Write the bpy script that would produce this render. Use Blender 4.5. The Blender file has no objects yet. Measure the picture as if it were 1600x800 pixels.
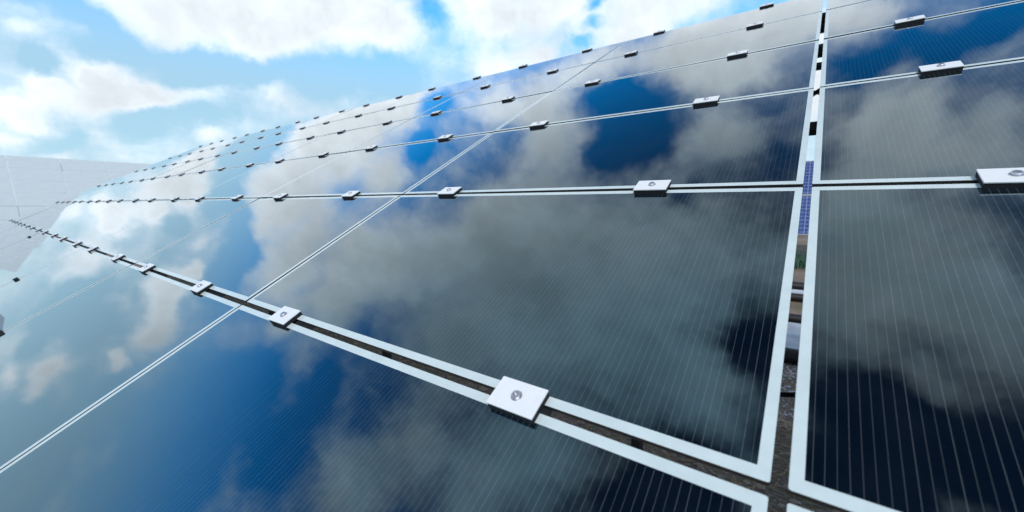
import bpy, bmesh, math, random
from mathutils import Matrix, Vector
R = math.radians
sc = bpy.context.scene
col = sc.collection
random.seed(7)

# ------------------------------------------------------------------ camera
cam_d = bpy.data.cameras.new('camera')
cam_d.sensor_width = 36.0
cam_d.lens = 13.975
cam_d.clip_start = 0.01
cam_d.clip_end = 3000.0
cam_d.dof.use_dof = True
cam_d.dof.focus_distance = 0.9
cam_d.dof.aperture_fstop = 4.0
cam = bpy.data.objects.new('camera', cam_d)
col.objects.link(cam)
cam.matrix_world = Matrix(((0.806354, -0.076155, 0.58651, 0.0003),
                           (0.591434, 0.104293, -0.79958, -0.42016),
                           (-0.000277, 0.991627, 0.129138, 1.5167),
                           (0, 0, 0, 1)))
sc.camera = cam
sc.view_settings.view_transform = 'Standard'
sc.view_settings.look = 'None'
sc.view_settings.gamma = 1.0
sc.view_settings.use_curve_mapping = False
sc.view_settings.exposure = 1.0

# ------------------------------------------------------------------ sky and sun
SUN_EL, SUN_AZ = 42.0, -62.0          # azimuth: degrees from +X towards +Y (+Y is up the slope)
world = bpy.data.worlds.new('World')
sc.world = world
world.use_nodes = True
wt = world.node_tree
wt.nodes.clear()
def wn(kind, **kw):
    n = wt.nodes.new(kind)
    for k, v in kw.items():
        setattr(n, k, v)
    return n
def wmath(op, a, b=None, c=None, clamp=False):
    n = wn('ShaderNodeMath', operation=op, use_clamp=clamp)
    for i, v in enumerate((a, b, c)):
        if v is None: continue
        if isinstance(v, (int, float)): n.inputs[i].default_value = v
        else: wt.links.new(v, n.inputs[i])
    return n.outputs[0]
def wrange(v, a, b, c, d, kind='SMOOTHSTEP'):
    n = wn('ShaderNodeMapRange', interpolation_type=kind)
    wt.links.new(v, n.inputs[0])
    for i, x in enumerate((a, b, c, d)): n.inputs[i + 1].default_value = x
    return n.outputs[0]
def wmix(fac, a, b):
    n = wn('ShaderNodeMix', data_type='RGBA')
    if isinstance(fac, (int, float)): n.inputs[0].default_value = fac
    else: wt.links.new(fac, n.inputs[0])
    for i, v in ((6, a), (7, b)):
        if isinstance(v, tuple): n.inputs[i].default_value = (*v, 1)
        else: wt.links.new(v, n.inputs[i])
    return n.outputs[2]
def wvec(op, a, b=None, scale=None):
    n = wn('ShaderNodeVectorMath', operation=op)
    for i, v in enumerate((a, b)):
        if v is None: continue
        if isinstance(v, tuple): n.inputs[i].default_value = v
        else: wt.links.new(v, n.inputs[i])
    if scale is not None: n.inputs['Scale'].default_value = scale
    return n
def wnoise(vec, scale, detail, rough=0.55):
    n = wn('ShaderNodeTexNoise')
    n.inputs['Scale'].default_value = scale
    n.inputs['Detail'].default_value = detail
    n.inputs['Roughness'].default_value = rough
    wt.links.new(vec, n.inputs['Vector'])
    return n
sky = wn('ShaderNodeTexSky', sky_type='NISHITA')
sky.sun_disc = False
sky.sun_elevation = R(SUN_EL)
sky.sun_rotation = R(90 - SUN_AZ)
sky.altitude = 300
sky.air_density = 1.2
sky.dust_density = 0.4
sky.ozone_density = 2.0
dirn = wn('ShaderNodeTexCoord').outputs['Generated']
sep = wn('ShaderNodeSeparateXYZ'); wt.links.new(dirn, sep.inputs[0])
elev = sep.outputs[2]
# cloud layer coordinates: the sky direction met with a flat layer overhead
den = wmath('ADD', wmath('MAXIMUM', elev, 0.0), 0.16)
layer = wn('ShaderNodeCombineXYZ')
wt.links.new(wmath('DIVIDE', sep.outputs[0], den), layer.inputs[0])
wt.links.new(wmath('DIVIDE', sep.outputs[1], den), layer.inputs[1])
warp1 = wvec('SCALE', wvec('SUBTRACT', wnoise(dirn, 4.0, 5.0, 0.6).outputs['Color'], (0.5, 0.5, 0.5)).outputs[0], scale=.09).outputs[0]
warp2 = wvec('SCALE', wvec('SUBTRACT', wnoise(dirn, 13.0, 5.0, 0.65).outputs['Color'], (0.5, 0.5, 0.5)).outputs[0], scale=.05).outputs[0]
wd = wvec('NORMALIZE', wvec('ADD', wvec('ADD', dirn, warp1).outputs[0], warp2).outputs[0]).outputs[0]
# cloud banks (+) and clear patches (-): azimuth, elevation, radius in degrees, amount
BANKS = [
    (168,19,3,0.8), (163,19,4,0.8), (157,21,4,0.8), (153,21,4,0.6), (146,22,4,0.8), (142,22,3,0.7), (157,13,2,0.5), (172,16,1,0.4),
    (176,15,1,0.4), (174,5,1,0.6), (177,6,1,0.5), (163,8,1,0.5), (131,24,4,0.8), (125,24,5,0.8), (120,25,3,0.6), (128,18,3,0.9),
    (123,19,2,0.8), (110,23,5,0.8), (111,21,2,0.6), (101,25,4,0.8), (90,12,5,0.9), (152,16,4,-0.8), (143,16,4,-0.8), (137,23,2,-0.5),
    (116,25,1,-0.8), (116,23,1,-0.8), (117,21,1,-0.7), (173,18,1,-0.7), (104,36,4,0.7), (96,38,4,0.7), (113,37,4,0.7), (87,39,3,0.6),
    (82,42,2,-0.6), (76,42,2,-0.5), (86,44,2,-0.7), (78,44,2,-0.5), (73,41,2,-0.5), (118,40,4,-0.9), (117,45,4,-0.9), (124,45,3,-0.6),
    (102,42,4,0.7), (130,39,5,0.7), (104,50,4,0.8), (128,35,4,0.7), (135,32,4,0.7), (149,29,2,-0.9), (142,27,2,-0.8), (147,24,3,0.7),
    (155,24,4,0.8), (154,19,3,0.7), (156,28,3,0.7), (164,11,3,-0.8), (163,15,2,-0.9), (168,10,2,-0.7), (158,18,2,0.6), (173,10,2,0.8),
    (177,9,2,0.8), (171,13,2,0.7), (-179,9,2,0.7), (175,19,2,-1.0), (171,17,2,-0.9), (179,19,2,-0.9), (174,24,4,0.9), (167,23,4,0.9),
    (168,31,6,0.8), (-179,27,2,0.8), (165,38,8,0.7), (177,32,4,0.7), (155,50,11,0.8), (135,58,10,0.8), (113,63,7,0.8), (143,68,8,0.8),
    (164,59,8,0.8), (177,48,5,0.8), (137,78,5,0.8), (154,38,3,-0.3), (102,75,3,-0.8), (114,55,2,-0.5), (97,54,3,-0.1), (-165,23,6,-1.0),
    (-159,21,5,-0.9), (-170,27,4,-1.0), (-163,32,4,-0.9), (-161,14,3,-0.7), (-176,10,2,-0.8), (-173,9,2,-0.6), (-172,35,3,-0.6), (-178,15,2,1.2),
    (-174,16,2,1.2), (-170,15,1,1.0), (179,16,1,1.0), (-168,11,1,0.9), (-166,11,1,0.9), (-167,9,1,0.8), (-166,16,3,-0.5), (-166,47,5,0.7),
    (-159,41,5,0.8), (-162,57,7,0.7), (-169,64,6,0.6), (-155,80,5,-1.0), (-152,74,3,-0.7), (78,53,4,0.8), (68,62,5,0.8), (74,68,5,0.8),
    (54,65,4,0.8), (82,59,4,0.8), (69,49,2,0.4), (60,78,3,-0.9), (37,76,3,-0.9), (26,73,3,-1.0), (26,83,4,-0.9), (51,72,2,0.5),
    (177,9,1,1.0), (175,11,1,0.9), (172,12,1,1.1), (170,11,2,1.1), (168,11,2,1.1), (166,11,2,1.1), (163,12,2,1.0), (176,8,1,0.5),
    (175,13,1,-1.0), (169,15,2,-1.0), (172,14,1,-0.6), (164,14,2,-1.0), (159,15,2,-0.9), (168,8,2,-0.5), (173,7,1,-0.4), (90,66,4,0.5),
    (148,59,6,0.5), (-162,12,3,-1.0), (-170,9,1,-0.7), (-168,13,1,-0.6), (-158,13,2,-1.0), (-172,12,2,-0.6), (105,39,4,1.0), (98,43,3,0.6),
    (93,38,3,0.7), (120,35,3,0.6), (90,18,3,1.0), (-165,11,2,-0.5), (80,49,3,0.7), (69,53,3,0.7), (85,51,3,0.5), (150,43,6,0.7),
    (135,43,5,0.5)]
flat = wvec('MULTIPLY', wd, (1.0, 1.0, 1.5)).outputs[0]        # banks are wider than they are tall
acc = None
for az, el, rad, amt in BANKS:
    v = (math.cos(R(el)) * math.cos(R(az)), math.cos(R(el)) * math.sin(R(az)), 1.5 * math.sin(R(el)))
    d = wvec('DISTANCE', flat, v).outputs['Value']
    f = wrange(d, 0.0, 1.75 * R(rad), amt, 0.0)
    acc = f if acc is None else wmath('ADD', acc, f)
acc = wmath('MAXIMUM', wmath('MINIMUM', acc, 1.1), -1.1)
fbm = wnoise(layer.outputs[0], 1.7, 7.0, 0.58).outputs['Fac']
fine = wnoise(wd, 14.0, 5.0, 0.6).outputs['Fac']
density = wmath('ADD', wmath('MULTIPLY_ADD', acc, 0.45, 0.5),
                wmath('ADD', wmath('MULTIPLY_ADD', fbm, 0.60, -0.30), wmath('MULTIPLY_ADD', fine, 0.50, -0.25)))
cover = wrange(density, 0.32, 0.90, 0.0, 1.0)
thick = wrange(density, 0.55, 1.15, 0.0, 1.0)
# cloud brightness: soft grey cores, brighter overhead than at the horizon
lobes = wnoise(wd, 5.5, 5.0, 0.6).outputs['Fac']
cshade = wmath('MULTIPLY', wrange(thick, 0.0, 1.0, 1.05, 0.94), wrange(lobes, 0.3, 0.7, 0.78, 1.08))
ccol = wmix(thick, (0.88, 0.95, 1.02), (0.84, 0.92, 0.98))
clift = wrange(elev, 0.45, 0.85, 0.60, 0.40)
cl_bg = wn('ShaderNodeBackground')
wt.links.new(ccol, cl_bg.inputs[0])
wt.links.new(wmath('MULTIPLY', cshade, clift), cl_bg.inputs[1])
hs = wn('ShaderNodeHueSaturation')
hs.inputs['Saturation'].default_value = 1.6
hs.inputs['Value'].default_value = 1.15
wt.links.new(sky.outputs[0], hs.inputs['Color'])
sk_bg = wn('ShaderNodeBackground')
wt.links.new(wrange(elev, 0.28, 0.97, 0.15, 0.007), sk_bg.inputs[1])
wt.links.new(hs.outputs[0], sk_bg.inputs[0])
# pale humid air low over the horizon
hz_bg = wn('ShaderNodeBackground')
hz_bg.inputs[0].default_value = (0.42, 0.66, 0.82, 1)
hz_bg.inputs[1].default_value = 0.5
air = wn('ShaderNodeMixShader')
wt.links.new(wrange(elev, 0.21, 0.52, 0.95, 0.0), air.inputs[0])
wt.links.new(sk_bg.outputs[0], air.inputs[1])
wt.links.new(hz_bg.outputs[0], air.inputs[2])
mixs = wn('ShaderNodeMixShader')
wt.links.new(cover, mixs.inputs[0])
wt.links.new(air.outputs[0], mixs.inputs[1])
wt.links.new(cl_bg.outputs[0], mixs.inputs[2])
wo = wn('ShaderNodeOutputWorld')
wt.links.new(mixs.outputs[0], wo.inputs[0])

world.cycles.sampling_method = 'MANUAL'
world.cycles.sample_map_resolution = 256

sun_d = bpy.data.lights.new('sun', 'SUN')
sun_d.energy = 1.3
sun_d.angle = R(12)
sun_d.color = (1.0, 0.96, 0.9)
sun = bpy.data.objects.new('sun', sun_d)
col.objects.link(sun)
sd = Vector((math.cos(R(SUN_EL)) * math.cos(R(SUN_AZ)), math.cos(R(SUN_EL)) * math.sin(R(SUN_AZ)), math.sin(R(SUN_EL))))
sun.rotation_euler = sd.to_track_quat('Z', 'Y').to_euler()

# ------------------------------------------------------------------ helpers
def tag(o, label=None, cat=None, group=None, kind=None):
    if label: o['label'] = label
    if cat: o['category'] = cat
    if group: o['group'] = group
    if kind: o['kind'] = kind
    return o
def empty(name, loc, rot=(0, 0, 0)):
    o = bpy.data.objects.new(name, None)
    o.empty_display_size = 0.1
    o.location = loc
    o.rotation_euler = rot
    col.objects.link(o)
    return o
def link(name, me, parent=None, loc=(0, 0, 0), rot=(0, 0, 0)):
    o = bpy.data.objects.new(name, me)
    o.location = loc
    o.rotation_euler = rot
    o.parent = parent
    col.objects.link(o)
    return o
def mesh(name, bm, mat, smooth=False):
    me = bpy.data.meshes.new(name)
    bmesh.ops.recalc_face_normals(bm, faces=bm.faces)
    if smooth:
        for f in bm.faces: f.smooth = True
    bm.to_mesh(me); bm.free()
    me.materials.append(mat)
    return me
def box(bm, x0, x1, y0, y1, z0, z1, bevel=0.0):
    r = bmesh.ops.create_cube(bm, size=1.0)
    bmesh.ops.transform(bm, verts=r['verts'], matrix=Matrix.Translation(((x0 + x1) / 2, (y0 + y1) / 2, (z0 + z1) / 2))
                        @ Matrix.Diagonal((x1 - x0, y1 - y0, z1 - z0, 1)))
    if bevel:
        es = {e for v in r['verts'] for e in v.link_edges}
        bmesh.ops.bevel(bm, geom=list(es), offset=bevel, segments=2, affect='EDGES', profile=0.5)
def box_mesh(name, dims, mat, bevel=0.0):
    bm = bmesh.new(); box(bm, *dims, bevel=bevel)
    return mesh(name, bm, mat)
def tube(bm, a, b, r, n=10):
    a, b = Vector(a), Vector(b); d = b - a
    m = Matrix.Translation((a + b) / 2) @ d.to_track_quat('Z', 'Y').to_matrix().to_4x4()
    bmesh.ops.create_cone(bm, cap_ends=True, segments=n, radius1=r, radius2=r, depth=d.length, matrix=m)
def beam(bm, a, b, w, h):
    a, b = Vector(a), Vector(b); d = b - a
    m = Matrix.Translation((a + b) / 2) @ d.to_track_quat('X', 'Z').to_matrix().to_4x4() @ Matrix.Diagonal((d.length, w, h, 1))
    bmesh.ops.create_cube(bm, size=1.0, matrix=m)

class NT:
    def __init__(s, name):
        s.m = bpy.data.materials.new(name); s.m.use_nodes = True
        s.t = s.m.node_tree; s.b = s.t.nodes['Principled BSDF']
    def n(s, kind, **kw):
        o = s.t.nodes.new(kind)
        for k, v in kw.items(): setattr(o, k, v)
        return o
    def put(s, sock, v):
        if isinstance(v, tuple): sock.default_value = (*v, 1) if len(v) == 3 and sock.type == 'RGBA' else v
        elif isinstance(v, (int, float)): sock.default_value = v
        else: s.t.links.new(v, sock)
    def math(s, op, a, b=None, c=None):
        o = s.n('ShaderNodeMath', operation=op)
        for i, v in enumerate((a, b, c)):
            if v is not None: s.put(o.inputs[i], v)
        return o.outputs[0]
    def mix(s, f, a, b):
        o = s.n('ShaderNodeMix', data_type='RGBA')
        s.put(o.inputs[0], f); s.put(o.inputs[6], a); s.put(o.inputs[7], b)
        return o.outputs[2]
    def rng(s, v, a, b, c, d, kind='LINEAR'):
        o = s.n('ShaderNodeMapRange', interpolation_type=kind)
        s.put(o.inputs[0], v)
        for i, x in enumerate((a, b, c, d)): o.inputs[i + 1].default_value = x
        return o.outputs[0]
    def noise(s, vec, scale, detail=4.0, rough=0.55):
        o = s.n('ShaderNodeTexNoise')
        o.inputs['Scale'].default_value = scale; o.inputs['Detail'].default_value = detail; o.inputs['Roughness'].default_value = rough
        if vec is not None: s.t.links.new(vec, o.inputs['Vector'])
        return o.outputs['Fac']
    def obj(s): return s.n('ShaderNodeTexCoord').outputs['Object']
    def set(s, **kw):
        for k, v in kw.items(): s.put(s.b.inputs[k.replace('_', ' ')], v)
        return s.m
    def bump(s, h, strength, dist):
        o = s.n('ShaderNodeBump'); o.inputs['Strength'].default_value = strength; o.inputs['Distance'].default_value = dist
        s.t.links.new(h, o.inputs['Height']); s.t.links.new(o.outputs[0], s.b.inputs['Normal'])

# ------------------------------------------------------------------ materials
def mat_cells():
    k = NT('thin_film_glass'); c = k.obj()
    s = k.n('ShaderNodeSeparateXYZ'); k.t.links.new(c, s.inputs[0])
    u = k.math('DIVIDE', s.outputs[0], 0.0092)
    fr = k.math('ABSOLUTE', k.math('SUBTRACT', k.math('FRACT', u), 0.5))
    line = k.rng(fr, 0.0, 0.04, 1.0, 0.0, 'SMOOTHSTEP')
    # each scribe line has its own strength
    wn_ = k.n('ShaderNodeTexWhiteNoise', noise_dimensions='1D'); k.t.links.new(k.math('FLOOR', u), wn_.inputs['W'])
    line = k.math('MULTIPLY', line, k.rng(wn_.outputs[0], 0, 1, 0.55, 1.0))
    dust = k.rng(k.noise(c, 7.0, 6.0, 0.65), 0.45, 0.8, 0.0, 1.0)
    base = k.mix(dust, (0.002, 0.004, 0.007), tuple(x * 1.5 + .004 for x in (0.002, 0.004, 0.007)))
    base = k.mix(line, base, (0.115, 0.13, 0.14))
    rough = k.rng(k.noise(c, 3.0, 5.0, 0.6), 0.3, 0.75, 0.012, 0.045)
    return k.set(Base_Color=base, Roughness=rough, IOR=2.1, Specular_Tint=(0.22, 0.78, 1.0), Coat_Weight=1.0, Coat_IOR=1.5, Coat_Roughness=0.01)
def mat_border():
    k = NT('pale_glass_border'); c = k.obj()
    d = k.rng(k.noise(c, 26.0, 6.0, 0.65), 0.35, 0.8, 0.0, 1.0)
    return k.set(Base_Color=k.mix(d, (0.55, 0.625, 0.615), (0.47, 0.54, 0.535)), Roughness=0.22, IOR=1.45)
def mat_metal(name, c, rough, metallic=1.0, var=0.12, scale=40.0):
    k = NT(name); o = k.obj()
    n1 = k.noise(o, scale, 5.0, 0.6)
    base = k.mix(k.rng(n1, 0.3, 0.7, 0, 1), c, tuple(x * (1 - var) for x in c))
    m = k.set(Base_Color=base, Roughness=k.rng(n1, 0.3, 0.7, rough, rough + 0.12), Metallic=metallic)
    return m
def mat_plain(name, c, rough, var=0.3, scale=12.0, bump=0.0):
    k = NT(name); o = k.obj(); n1 = k.noise(o, scale, 6.0, 0.65)
    m = k.set(Base_Color=k.mix(k.rng(n1, 0.3, 0.7, 0, 1), c, tuple(x * (1 - var) for x in c)), Roughness=rough)
    if bump: k.bump(n1, bump, 0.01)
    return m
def mat_ground():
    k = NT('gravelly_soil'); c = k.obj()
    a = k.noise(c, 0.7, 5.0); b = k.noise(c, 45.0, 6.0, 0.75)
    v = k.n('ShaderNodeTexVoronoi'); v.inputs['Scale'].default_value = 38.0; k.t.links.new(c, v.inputs['Vector'])
    soil = k.mix(k.rng(b, 0.3, 0.7, 0, 1), (0.12, 0.077, 0.052), (0.33, 0.225, 0.16))
    stone = k.mix(0.35, soil, v.outputs['Color'])
    stone = k.mix(0.75, stone, soil)
    far = k.mix(k.rng(a, 0.4, 0.65, 0, 1), stone, (0.11, 0.095, 0.055))
    m = k.set(Base_Color=far, Roughness=0.95)
    k.bump(v.outputs['Distance'], 0.8, 0.02)
    return m
def mat_poly():
    k = NT('blue_silicon_cells'); c = k.obj()
    s = k.n('ShaderNodeSeparateXYZ'); k.t.links.new(c, s.inputs[0])
    def g(sock, p, w): return k.math('LESS_THAN', k.math('ABSOLUTE', k.math('SUBTRACT', k.math('FRACT', k.math('DIVIDE', sock, p)), 0.5)), w)
    grid = k.math('MAXIMUM', g(s.outputs[0], 0.158, 0.02), g(s.outputs[1], 0.158, 0.02))
    bus = g(k.math('ADD', s.outputs[0], 0.04), 0.079, 0.016)
    v = k.n('ShaderNodeTexVoronoi'); v.inputs['Scale'].default_value = 60.0; k.t.links.new(c, v.inputs['Vector'])
    blue = k.mix(k.rng(k.noise(c, 20.0), .3, .7, 0, 1), (0.03, 0.055, 0.17), (0.05, 0.085, 0.24))
    base = k.mix(bus, blue, (0.35, 0.38, 0.45)); base = k.mix(grid, base, (0.55, 0.58, 0.65))
    return k.set(Base_Color=base, Roughness=0.12, IOR=1.5)
def mat_grey_panel():
    k = NT('pale_grey_matt_panel'); c = k.obj()
    n1 = k.noise(c, 2.0, 5.0)
    s = k.n('ShaderNodeSeparateXYZ'); k.t.links.new(c, s.inputs[0])
    base = k.mix(k.rng(n1, .3, .7, 0, 1), (0.60, 0.645, 0.64), tuple(x * .93 for x in (0.60, 0.645, 0.64)))
    return k.set(Base_Color=base, Roughness=0.45)
M = {
    'cells': mat_cells(), 'border': mat_border(),
    'plate': mat_metal('brushed_aluminium_plate', (0.86, 0.86, 0.85), 0.42, 0.25, 0.08, 60.0),
    'bolt': mat_metal('steel_bolt', (0.62, 0.62, 0.65), 0.34),
    'rubber': mat_plain('black_rubber', (0.006, 0.007, 0.009), 0.75),
    'edge': mat_plain('panel_underside', (0.02, 0.024, 0.024), 0.4),
    'rail': mat_metal('dull_aluminium_rail', (0.16, 0.16, 0.165), 0.5, 0.6),
    'steel': mat_metal('dark_steel', (0.022, 0.022, 0.024), 0.55, 0.3),
    'ground': mat_ground(),
    'pebble': mat_plain('pebble_stone', (0.46, 0.36, 0.29), 0.9, 0.7, 3.0),
    'straw': mat_plain('dry_straw', (0.55, 0.38, 0.22), 0.9, 0.6, 3.0),
    'grass': mat_plain('green_grass', (0.05, 0.13, 0.075), 0.8, 0.4, 2.0),
    'concrete': mat_plain('pale_concrete', (0.6, 0.64, 0.7), 0.85, 0.45, 5.0, 0.3),
    'conduit': mat_plain('black_conduit', (0.01, 0.01, 0.011), 0.55),
    'poly': mat_poly(), 'alframe': mat_metal('aluminium_frame', (0.7, 0.71, 0.73), 0.4, 0.8),
    'greyp': mat_grey_panel(), 'greyseam': mat_metal('grey_seam', (0.6, 0.66, 0.69), 0.5, 0.1),
    'back': mat_plain('white_backsheet', (0.5, 0.5, 0.5), 0.6),
}

# ------------------------------------------------------------------ ground
bm = bmesh.new()
bmesh.ops.create_grid(bm, x_segments=40, y_segments=40, size=600.0)
g = link('ground', mesh('ground', bm, M['ground'])); tag(g, kind='structure')

# ------------------------------------------------------------------ the table of thin film panels
TILT = R(29.0865)
Z0 = 1.25
PW, PH, TH = 1.2030, 0.6081, 0.0068           # panel width, height, thickness
PU, PV = 1.2098, 0.6216                    # pitch along the row and up the slope
GAP = 0.0143                               # wide vertical gap
BU, BV = 0.0118, 0.0142                    # pale border
NL, NR = 9, 2                              # columns left and right of the gap
ROT = Matrix.Rotation(TILT, 4, 'X')
def P(u, v, n=0.0): return Vector((0, 0, Z0)) + (ROT @ Vector((u, v, n)))
def col_x(c):            # c = 1.. to the left, -1.. to the right; returns (left, right) edge
    if c > 0: r = -GAP / 2 - (c - 1) * PU; return r - PW, r
    l = GAP / 2 + (-c - 1) * PU; return l, l + PW
def rounded_rect(w, h, r, n=4):
    pts = []
    for cx, cy, a0 in ((w / 2 - r, h / 2 - r, 0), (-w / 2 + r, h / 2 - r, 90), (-w / 2 + r, -h / 2 + r, 180), (w / 2 - r, -h / 2 + r, 270)):
        for i in range(n + 1):
            a = R(a0 + 90 * i / n); pts.append((cx + r * math.cos(a), cy + r * math.sin(a)))
    return pts
bm = bmesh.new()
outer = rounded_rect(PW, PH, 0.0025)
iw, ih = PW - 2 * BU, PH - 2 * BV
inner = []
for i in range(len(outer)):
    q = i // 5; inner.append(((iw / 2 if q in (0, 3) else -iw / 2), (ih / 2 if q in (0, 1) else -ih / 2)))
to = [bm.verts.new((x, y, 0)) for x, y in outer]
tc = [bm.verts.new((x, y, 0)) for x, y in ((iw / 2, ih / 2), (-iw / 2, ih / 2), (-iw / 2, -ih / 2), (iw / 2, -ih / 2))]
bo = [bm.verts.new((x, y, -TH)) for x, y in outer]
for q in range(4):
    for i in range(4): bm.faces.new((to[q * 5 + i], to[q * 5 + i + 1], tc[q]))
    a, b = q * 5 + 4, (q * 5 + 5) % 20
    bm.faces.new((to[a], to[b], tc[(q + 1) % 4], tc[q]))
nb = len(to)
bmesh.ops.recalc_face_normals(bm, faces=bm.faces)
side = [bm.faces.new((to[i], bo[i], bo[(i + 1) % nb], to[(i + 1) % nb])) for i in range(nb)]
side.append(bm.faces.new(bo))
me_border = bpy.data.meshes.new('border')
bmesh.ops.recalc_face_normals(bm, faces=bm.faces)
for f in side: f.material_index = 1
bm.to_mesh(me_border); bm.free()
me_border.materials.append(M['border']); me_border.materials.append(M['edge'])
bm = bmesh.new()
bm.faces.new([bm.verts.new((x, y, 0)) for x, y in ((-iw / 2, -ih / 2), (iw / 2, -ih / 2), (iw / 2, ih / 2), (-iw / 2, ih / 2))])
me_cells = mesh('cell_area', bm, M['cells'])
ORD = ['first', 'second', 'third', 'fourth', 'fifth', 'sixth', 'seventh', 'eighth', 'ninth', 'tenth']
ORD += ['eleventh', 'twelfth', 'thirteenth', 'fourteenth', 'fifteenth', 'sixteenth', 'seventeenth', 'eighteenth', 'nineteenth', 'twentieth']
COLS = list(range(1, NL + 1)) + [-i for i in range(1, NR + 1)]
wob = random.Random(3)
for row in range(-1, 5):
    for c in COLS:
        l, r = col_x(c)
        t = empty('solar_panel', P((l + r) / 2, (row + 0.5) * PV),
                  (TILT + R(wob.uniform(-0.12, 0.12)), R(wob.uniform(-0.12, 0.12)), 0))
        side_w = 'left' if c > 0 else 'right'
        rw = 'row below the lowest joint' if row < 0 else '%s row above the lowest joint' % ORD[row]
        tag(t, 'dark glass solar panel, %s, %s column %s of wide gap' % (rw, ORD[abs(c) - 1], side_w), 'solar panel', 'glass solar panels of the near table')
        link('border', me_border, t)
        link('cell_area', me_cells, t)

# clamps on every joint: plate, rubber pad under it, bolt with socket
CW, CH = 0.075, 0.047
me_plate = box_mesh('plate', (-CW / 2, CW / 2, -CH / 2, CH / 2, 0.0088, 0.0114), M['plate'], 0.0005)
me_pad = box_mesh('rubber_pad', (-CW / 2 + .0008, CW / 2 - .0008, -CH / 2 + .0008, CH / 2 - .0008, -0.0015, 0.0088), M['rubber'], 0.0004)
bm = bmesh.new()
bmesh.ops.create_cone(bm, cap_ends=True, segments=24, radius1=0.0082, radius2=0.0082, depth=0.001, matrix=Matrix.Translation((0, 0, 0.0119)))
n = 24
prof = [(0.0062, 0.0124), (0.0064, 0.0154), (0.0058, 0.0162), (0.0036, 0.0162), (0.0033, 0.0134), (0.0, 0.0134)]
rings = []
for r_, z_ in prof[:-1]:
    rings.append([bm.verts.new((r_ * math.cos(2 * math.pi * i / n), r_ * math.sin(2 * math.pi * i / n), z_)) for i in range(n)])
for a, b in zip(rings[:-1], rings[1:]):
    for i in range(n): bm.faces.new((a[i], a[(i + 1) % n], b[(i + 1) % n], b[i]))
bm.faces.new(rings[-1])
me_bolt = mesh('bolt', bm, M['bolt'])
def clamp_us(c):
    l, r = col_x(c)
    if c == 1: offs = (0.285, 0.955)
    elif c == 2: offs = (0.318, 0.955)
    elif c > 0: offs = (0.30, 0.955)
    else: offs = (0.244, 0.90)
    return [r - o for o in offs] if c > 0 else [l + o for o in offs]
cr = random.Random(4)
clamp_spots = []
for side_w, cs in (('left', range(1, NL + 1)), ('right', range(-1, -NR - 1, -1))):
    k = 0
    for c in cs:
        for u in clamp_us(c):
            clamp_spots.append((u, side_w, k)); k += 1
for j in range(0, 6):
    for u, side_w, k in clamp_spots:
        v = j * PV - PV * 0.0 + (0 if j < 5 else -0.004)
        t = empty('panel_clamp', P(u + cr.uniform(-.006, .006), v + cr.uniform(-.0015, .0015), 0.0003), (TILT, 0, R(cr.uniform(-1.2, 1.2))))
        jw = 'lowest joint' if j == 0 else ('top edge' if j == 5 else '%s joint up' % ORD[j])
        tag(t, 'silver clamp plate with bolt on the %s, %s %s of the wide gap' % (jw, ORD[k], side_w), 'clamp', 'clamps holding the glass panels')
        link('rubber_pad', me_pad, t); link('plate', me_plate, t); link('bolt', me_bolt, t, rot=(0, 0, cr.uniform(0, 6)))

# small black clips that straddle the vertical seams of the lowest row
bm = bmesh.new(); box(bm, -0.014, 0.014, -0.011, 0.011, 0.0003, 0.009, 0.002); box(bm, -0.003, 0.003, -0.008, 0.008, -0.01, 0.002)
me_clip = mesh('seam_clip', bm, M['rubber'])
for c, v in ((2, -0.452), (3, -0.335), (5, -0.10)):
    l, r = col_x(c)
    o = link('seam_clip', me_clip, None, P(l - (PU - PW) / 2, v, 0.0003), (TILT, 0, 0))
    tag(o, 'small black clip on the %s seam left of wide gap, lowest row' % ORD[c - 1], 'clip', 'black seam clips')

# supporting frame under the table
fr = empty('mounting_frame', (0, 0, 0))
tag(fr, 'dark metal frame of rails, purlins and posts under the glass panels', 'frame')
xl, xr = col_x(NL)[0], col_x(-NR)[1]
v0, v1 = -PV + 0.02, 5 * PV - 0.01
bm = bmesh.new(); box(bm, -0.02, 0.02, v0, v1, -TH - 0.046, -TH - 0.004, 0.002); me_rail = mesh('rail', bm, M['rail'])
for u, s_, k in clamp_spots:
    link('rail', me_rail, fr, P(u, 0), (TILT, 0, 0))
def c_beam(name, v, h, w=0.05, mat='steel'):
    bm = bmesh.new(); top = -TH - 0.048
    box(bm, xl + 0.1, xr - 0.1, v - w / 2, v + w / 2, top - 0.004, top)
    box(bm, xl + 0.1, xr - 0.1, v - w / 2, v - w / 2 + 0.004, top - h, top - 0.004)
    box(bm, xl + 0.1, xr - 0.1, v - w / 2, v + w / 2, top - h - 0.004, top - h)
    return link(name, mesh(name, bm, M[mat]), fr, P(0, 0), (TILT, 0, 0))
PURL = [(-0.28, 0.09), (1.08, 0.012), (1.72, 0.012), (2.02, 0.04), (2.75, 0.09)]
for v, h in PURL: c_beam('purlin', v, h)
for i, x in enumerate([xl + 0.5 + k * 2.42 for k in range(6)]):
    for v in (-0.28, 2.02):
        p = P(x, v, -0.11)
        bm = bmesh.new(); beam(bm, (x, p.y, -0.3), (x, p.y, p.z), 0.07, 0.05)
        link('post', mesh('post', bm, M['steel']), fr)
    bm = bmesh.new(); a = P(x + .06, 2.02, -0.11); b = P(x + .06, 1.08, -0.11)
    beam(bm, (a.x, a.y, 0.9), b, 0.03, 0.03); link('brace', mesh('brace', bm, M['steel']), fr)
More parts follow.
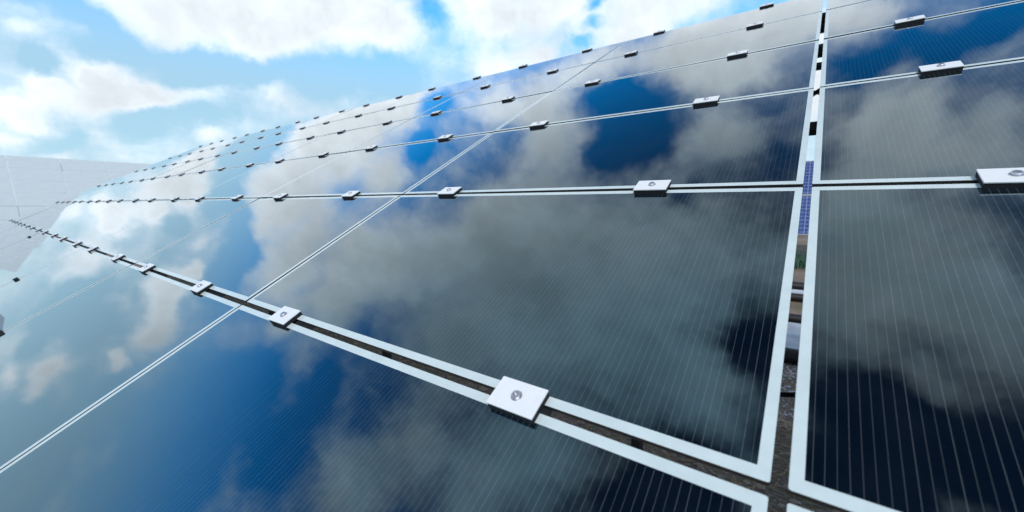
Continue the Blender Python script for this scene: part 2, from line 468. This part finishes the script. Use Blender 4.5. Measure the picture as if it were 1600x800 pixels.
for a, b, r_ in (((-1.3, 2.05, 1.30), (0.9, 2.2, 2.60), .011), ((-0.75, 2.25, 2.38), (0.62, 2.25, 1.85), .008), ((-2.0, 2.0, 1.86), (1.6, 2.0, 1.93), .006)):
    bm = bmesh.new(); tube(bm, a, b, r_); link('tie_rod', mesh('tie_rod', bm, M['steel'], True), fr)

# ------------------------------------------------------------------ ground behind the table, seen through the joints
def slab(name, y0, y1, z, label):
    bm = bmesh.new(); box(bm, -9.0, 6.0, y0, y1, -0.05, z, 0.015)
    tag(link(name, mesh(name, bm, M['concrete'])), label, 'slab')
slab('concrete_slab', 4.30, 5.55, 0.05, 'wide pale concrete slab lying on the soil behind the table')
slab('concrete_slab', 7.35, 7.95, 0.05, 'narrow pale concrete slab lying between two black conduits')
for i, (y, r_, lb) in enumerate(((4.12, .07, 'black conduit along the wide slab edge beneath the table'), (5.72, .06, 'black conduit between wide concrete slab and bare soil'),
                                 (7.15, .065, 'black conduit at the near edge of the narrow slab'), (8.15, .075, 'black conduit beyond the narrow concrete slab'))):
    bm = bmesh.new()
    px = None
    pts = [(-9 + k * 1.0, y + 0.02 * math.sin(k * 1.7 + i), r_ + 0.002) for k in range(16)]
    n = 10; rings = []
    for q in pts: rings.append([bm.verts.new((q[0], q[1] + r_ * math.cos(2 * math.pi * a / n), q[2] + r_ * math.sin(2 * math.pi * a / n))) for a in range(n)])
    for a, b in zip(rings[:-1], rings[1:]):
        for k in range(n): bm.faces.new((a[k], a[(k + 1) % n], b[(k + 1) % n], b[k]))
    bm.faces.new(rings[0]); bm.faces.new(rings[-1])
    tag(link('cable_conduit', mesh('cable_conduit', bm, M['conduit'], True)), lb, 'conduit')
bm = bmesh.new()
pts = [P(-0.55 + k * 0.1, 0.06 + k * 0.022, -0.075 - 0.02 * math.sin(k * .5)) for k in range(12)]
for a, b in zip(pts[:-1], pts[1:]): tube(bm, a, b, 0.0035, 8)
tag(link('power_cable', mesh('power_cable', bm, M['rubber'], True)), 'thin black cable slung beneath the panels at the wide gap', 'cable')

pr = random.Random(11)
def scatter_pebbles(nm, cnt, xr_, yr_, s0, s1, mat):
    vs, fs = [], []
    for _ in range(cnt):
        x, y, s = pr.uniform(*xr_), pr.uniform(*yr_), s0 * (s1 / s0) ** pr.random()
        a = pr.uniform(0, 6.28); b = len(vs)
        sx, sy, sz = s * pr.uniform(.7, 1.3), s * pr.uniform(.6, 1.1), s * pr.uniform(.35, .7)
        for dx, dy, dz in ((1, 0, 0), (.3, .95, .1), (-.8, .6, 0), (-.8, -.6, .1), (.3, -.95, 0), (.15, .1, .9)):
            vs.append((x + sx * dx * math.cos(a) - sy * dy * math.sin(a), y + sx * dx * math.sin(a) + sy * dy * math.cos(a), sz * dz + .002))
        fs += [(b + i, b + (i + 1) % 5, b + 5) for i in range(5)]
    me = bpy.data.meshes.new(nm); me.from_pydata(vs, [], fs); me.materials.append(mat)
    o = link(nm, me); return o
tag(scatter_pebbles('gravel', 16000, (-9, 2.5), (-0.4, 4.0), 0.007, 0.034, M['pebble']), 'loose grey brown gravel lying on the soil under the panels', 'gravel', kind='stuff')
tag(scatter_pebbles('crushed_stone', 5000, (-3, 2.5), (2.9, 4.05), 0.006, 0.02, mat_plain('sunlit_painted_stone', (0.75, 0.75, 0.78), .85, .4, 3.0)), 'crushed stone coloured pale as if sunlit, strewn before the wide concrete slab', 'stone', kind='stuff')  # stones lie in table shade; sunlight on them is put into their whitened colour
def blades(nm, cnt, xr_, yr_, l0, l1, w, mat, up):
    vs, fs = [], []
    for _ in range(cnt):
        x, y = pr.uniform(*xr_), pr.uniform(*yr_); a = pr.uniform(0, 6.28); L = pr.uniform(l0, l1); t = pr.uniform(*up)
        dx, dy, dz = math.cos(a) * math.cos(t), math.sin(a) * math.cos(t), math.sin(t)
        nx, ny = -math.sin(a) * w, math.cos(a) * w; b = len(vs)
        vs += [(x - nx, y - ny, .004), (x + nx, y + ny, .004), (x + dx * L * .6 + nx * .7, y + dy * L * .6 + ny * .7, dz * L * .6 + .012),
               (x + dx * L * .6 - nx * .7, y + dy * L * .6 - ny * .7, dz * L * .6 + .012), (x + dx * L, y + dy * L, dz * L * .9 + .006)]
        fs += [(b, b + 1, b + 2, b + 3), (b + 3, b + 2, b + 4)]
    me = bpy.data.meshes.new(nm); me.from_pydata(vs, [], fs); me.materials.append(mat)
    return link(nm, me)
tag(blades('dry_grass', 9000, (-8, 2.5), (-0.4, 3.9), .05, .2, .0028, M['straw'], (0.0, 0.35)), 'dry straw and dead grass strewn over the gravel', 'dry grass', kind='stuff')
tag(blades('green_grass', 16000, (-7, 7), (11.0, 12.6), .12, .4, .006, M['grass'], (0.9, 1.5)), 'green grass growing in front of the blue panels', 'grass', kind='stuff')

# ------------------------------------------------------------------ row of blue silicon panels behind
T2 = R(40); BY, BZ = 12.6, 0.70
bw, bh = 0.99, 1.65
bm = bmesh.new(); bm.faces.new([bm.verts.new(q) for q in ((-bw / 2 + .03, -bh / 2 + .03, 0.001), (bw / 2 - .03, -bh / 2 + .03, 0.001), (bw / 2 - .03, bh / 2 - .03, 0.001), (-bw / 2 + .03, bh / 2 - .03, 0.001))])
me_bc = mesh('cell_area', bm, M['poly'])
bm = bmesh.new()
box(bm, -bw / 2, bw / 2, -bh / 2, -bh / 2 + .03, -.03, .004); box(bm, -bw / 2, bw / 2, bh / 2 - .03, bh / 2, -.03, .004)
box(bm, -bw / 2, -bw / 2 + .03, -bh / 2 + .03, bh / 2 - .03, -.03, .003); box(bm, bw / 2 - .03, bw / 2, -bh / 2 + .03, bh / 2 - .03, -.03, .003)
me_bf = mesh('frame', bm, M['alframe'])
bm = bmesh.new(); box(bm, -bw / 2 + .03, bw / 2 - .03, -bh / 2 + .03, bh / 2 - .03, -.012, -.006); me_bb = mesh('back_sheet', bm, M['back'])
R2 = Matrix.Rotation(T2, 4, 'X')
BCOL = {-2: 'two columns left of the wide gap', -1: 'one column left of the wide gap', 0: 'directly behind the wide gap',
        1: 'one column right of the wide gap', 2: 'two columns right of the wide gap'}
for i in range(-2, 3):
    for j in range(2):
        p = Vector((0, BY, BZ)) + R2 @ Vector((i * (bw + .02) + 0.25, (j + .5) * (bh + .02), 0))
        t = empty('blue_solar_panel', p, (T2, 0, 0))
        tag(t, 'blue gridded silicon panel, %s row behind, %s' % (('lower', 'upper')[j], BCOL[i]), 'solar panel', 'blue panels of the row behind')
        link('cell_area', me_bc, t); link('frame', me_bf, t); link('back_sheet', me_bb, t)
f2 = empty('panel_rack', (0, BY, 0)); tag(f2, 'steel rack carrying the blue silicon panels behind', 'rack')
for v in (.4, 1.3, 2.1, 2.95):
    bm = bmesh.new(); box(bm, -2.2, 2.7, v - .02, v + .02, -.085, -.032); link('purlin', mesh('purlin', bm, M['steel']), f2, (0, 0, BZ), (T2, 0, 0))
for x in (-1.7, 0.7, 2.3):
    for v in (.4, 2.95):
        q = R2 @ Vector((x, v, -.09)); bm = bmesh.new(); beam(bm, (x, q.y, -.2), (x, q.y, q.z + BZ), .08, .06); link('post', mesh('post', bm, M['steel']), f2)

# ------------------------------------------------------------------ pale grey array beyond the end of the row
gw, gh = 2.98, 1.48
bm = bmesh.new(); box(bm, -gw / 2 + .004, gw / 2 - .004, -gh / 2 + .004, gh / 2 - .004, -.012, 0.0, .002); me_gp = mesh('face_sheet', bm, M['greyp'])
bm = bmesh.new()
box(bm, -gw / 2 - .008, gw / 2 + .008, gh / 2 - .004, gh / 2 + .008, -.02, -.004); box(bm, -gw / 2 - .008, -gw / 2 + .004, -gh / 2, gh / 2 - .004, -.02, -.005)
me_gs = mesh('edge_seam', bm, M['greyseam'])
def grey_table(pa, pb, ztop, tilt, rows, where, grp):
    """top edge runs from pa to pb (plan); the face looks to the left hand of that direction and leans back"""
    pa, pb = Vector((*pa, 0)), Vector((*pb, 0)); d = (pb - pa).normalized(); L = (pb - pa).length
    rz = math.atan2(d.y, d.x)
    n = int(L / (gw + .03))
    rk = empty('panel_rack', (pa.x, pa.y, 0), (0, 0, rz)); tag(rk, 'steel rack carrying the pale grey panels %s' % where, 'rack')
    for k in range(n):
        for j in range(rows):
            loc = Vector(((k + .5) * (gw + .03), 0, ztop)) + Matrix.Rotation(tilt, 4, 'X') @ Vector((0, -(j + .5) * (gh + .03), 0))
            w = Matrix.Translation(pa) @ Matrix.Rotation(rz, 4, 'Z') @ loc
            t = empty('grey_panel', w, (tilt + R(pr.uniform(-.3, .3)), 0, rz))
            tag(t, 'pale grey panel %s, %s row down, %s column' % (where, ORD[j], ORD[k]), 'solar panel', grp)
            link('face_sheet', me_gp, t); link('edge_seam', me_gs, t)
    bm = bmesh.new(); Lr = n * (gw + .03)
    for v in (-.5, -2.2, -rows * (gh + .03) + .5):
        q = Matrix.Rotation(tilt, 4, 'X') @ Vector((0, v, -.06)); beam(bm, (0, q.y, q.z + ztop), (Lr, q.y, q.z + ztop), .04, .05)
    link('purlin', mesh('purlin', bm, M['steel']), rk)
    for k in range(0, n + 1, 3):
        for v in (-.5, -rows * (gh + .03) + .5):
            q = Matrix.Rotation(tilt, 4, 'X') @ Vector((0, v, -.08)); x = min(k * (gw + .03) + .05, Lr - .05)
            bm = bmesh.new(); beam(bm, (x, q.y, -.2), (x, q.y, q.z + ztop), .06, .06); link('post', mesh('post', bm, M['steel']), rk)
grey_table((-55.0, -4.0), (-55.0, 15.0), 5.65, R(45), 6, 'across the far row end', 'grey panels across the far end')
grey_table((-19.0, -11.2), (-50.0, -6.6), 5.9, R(58), 4, 'beside the far row end', 'grey panels beside the far end')
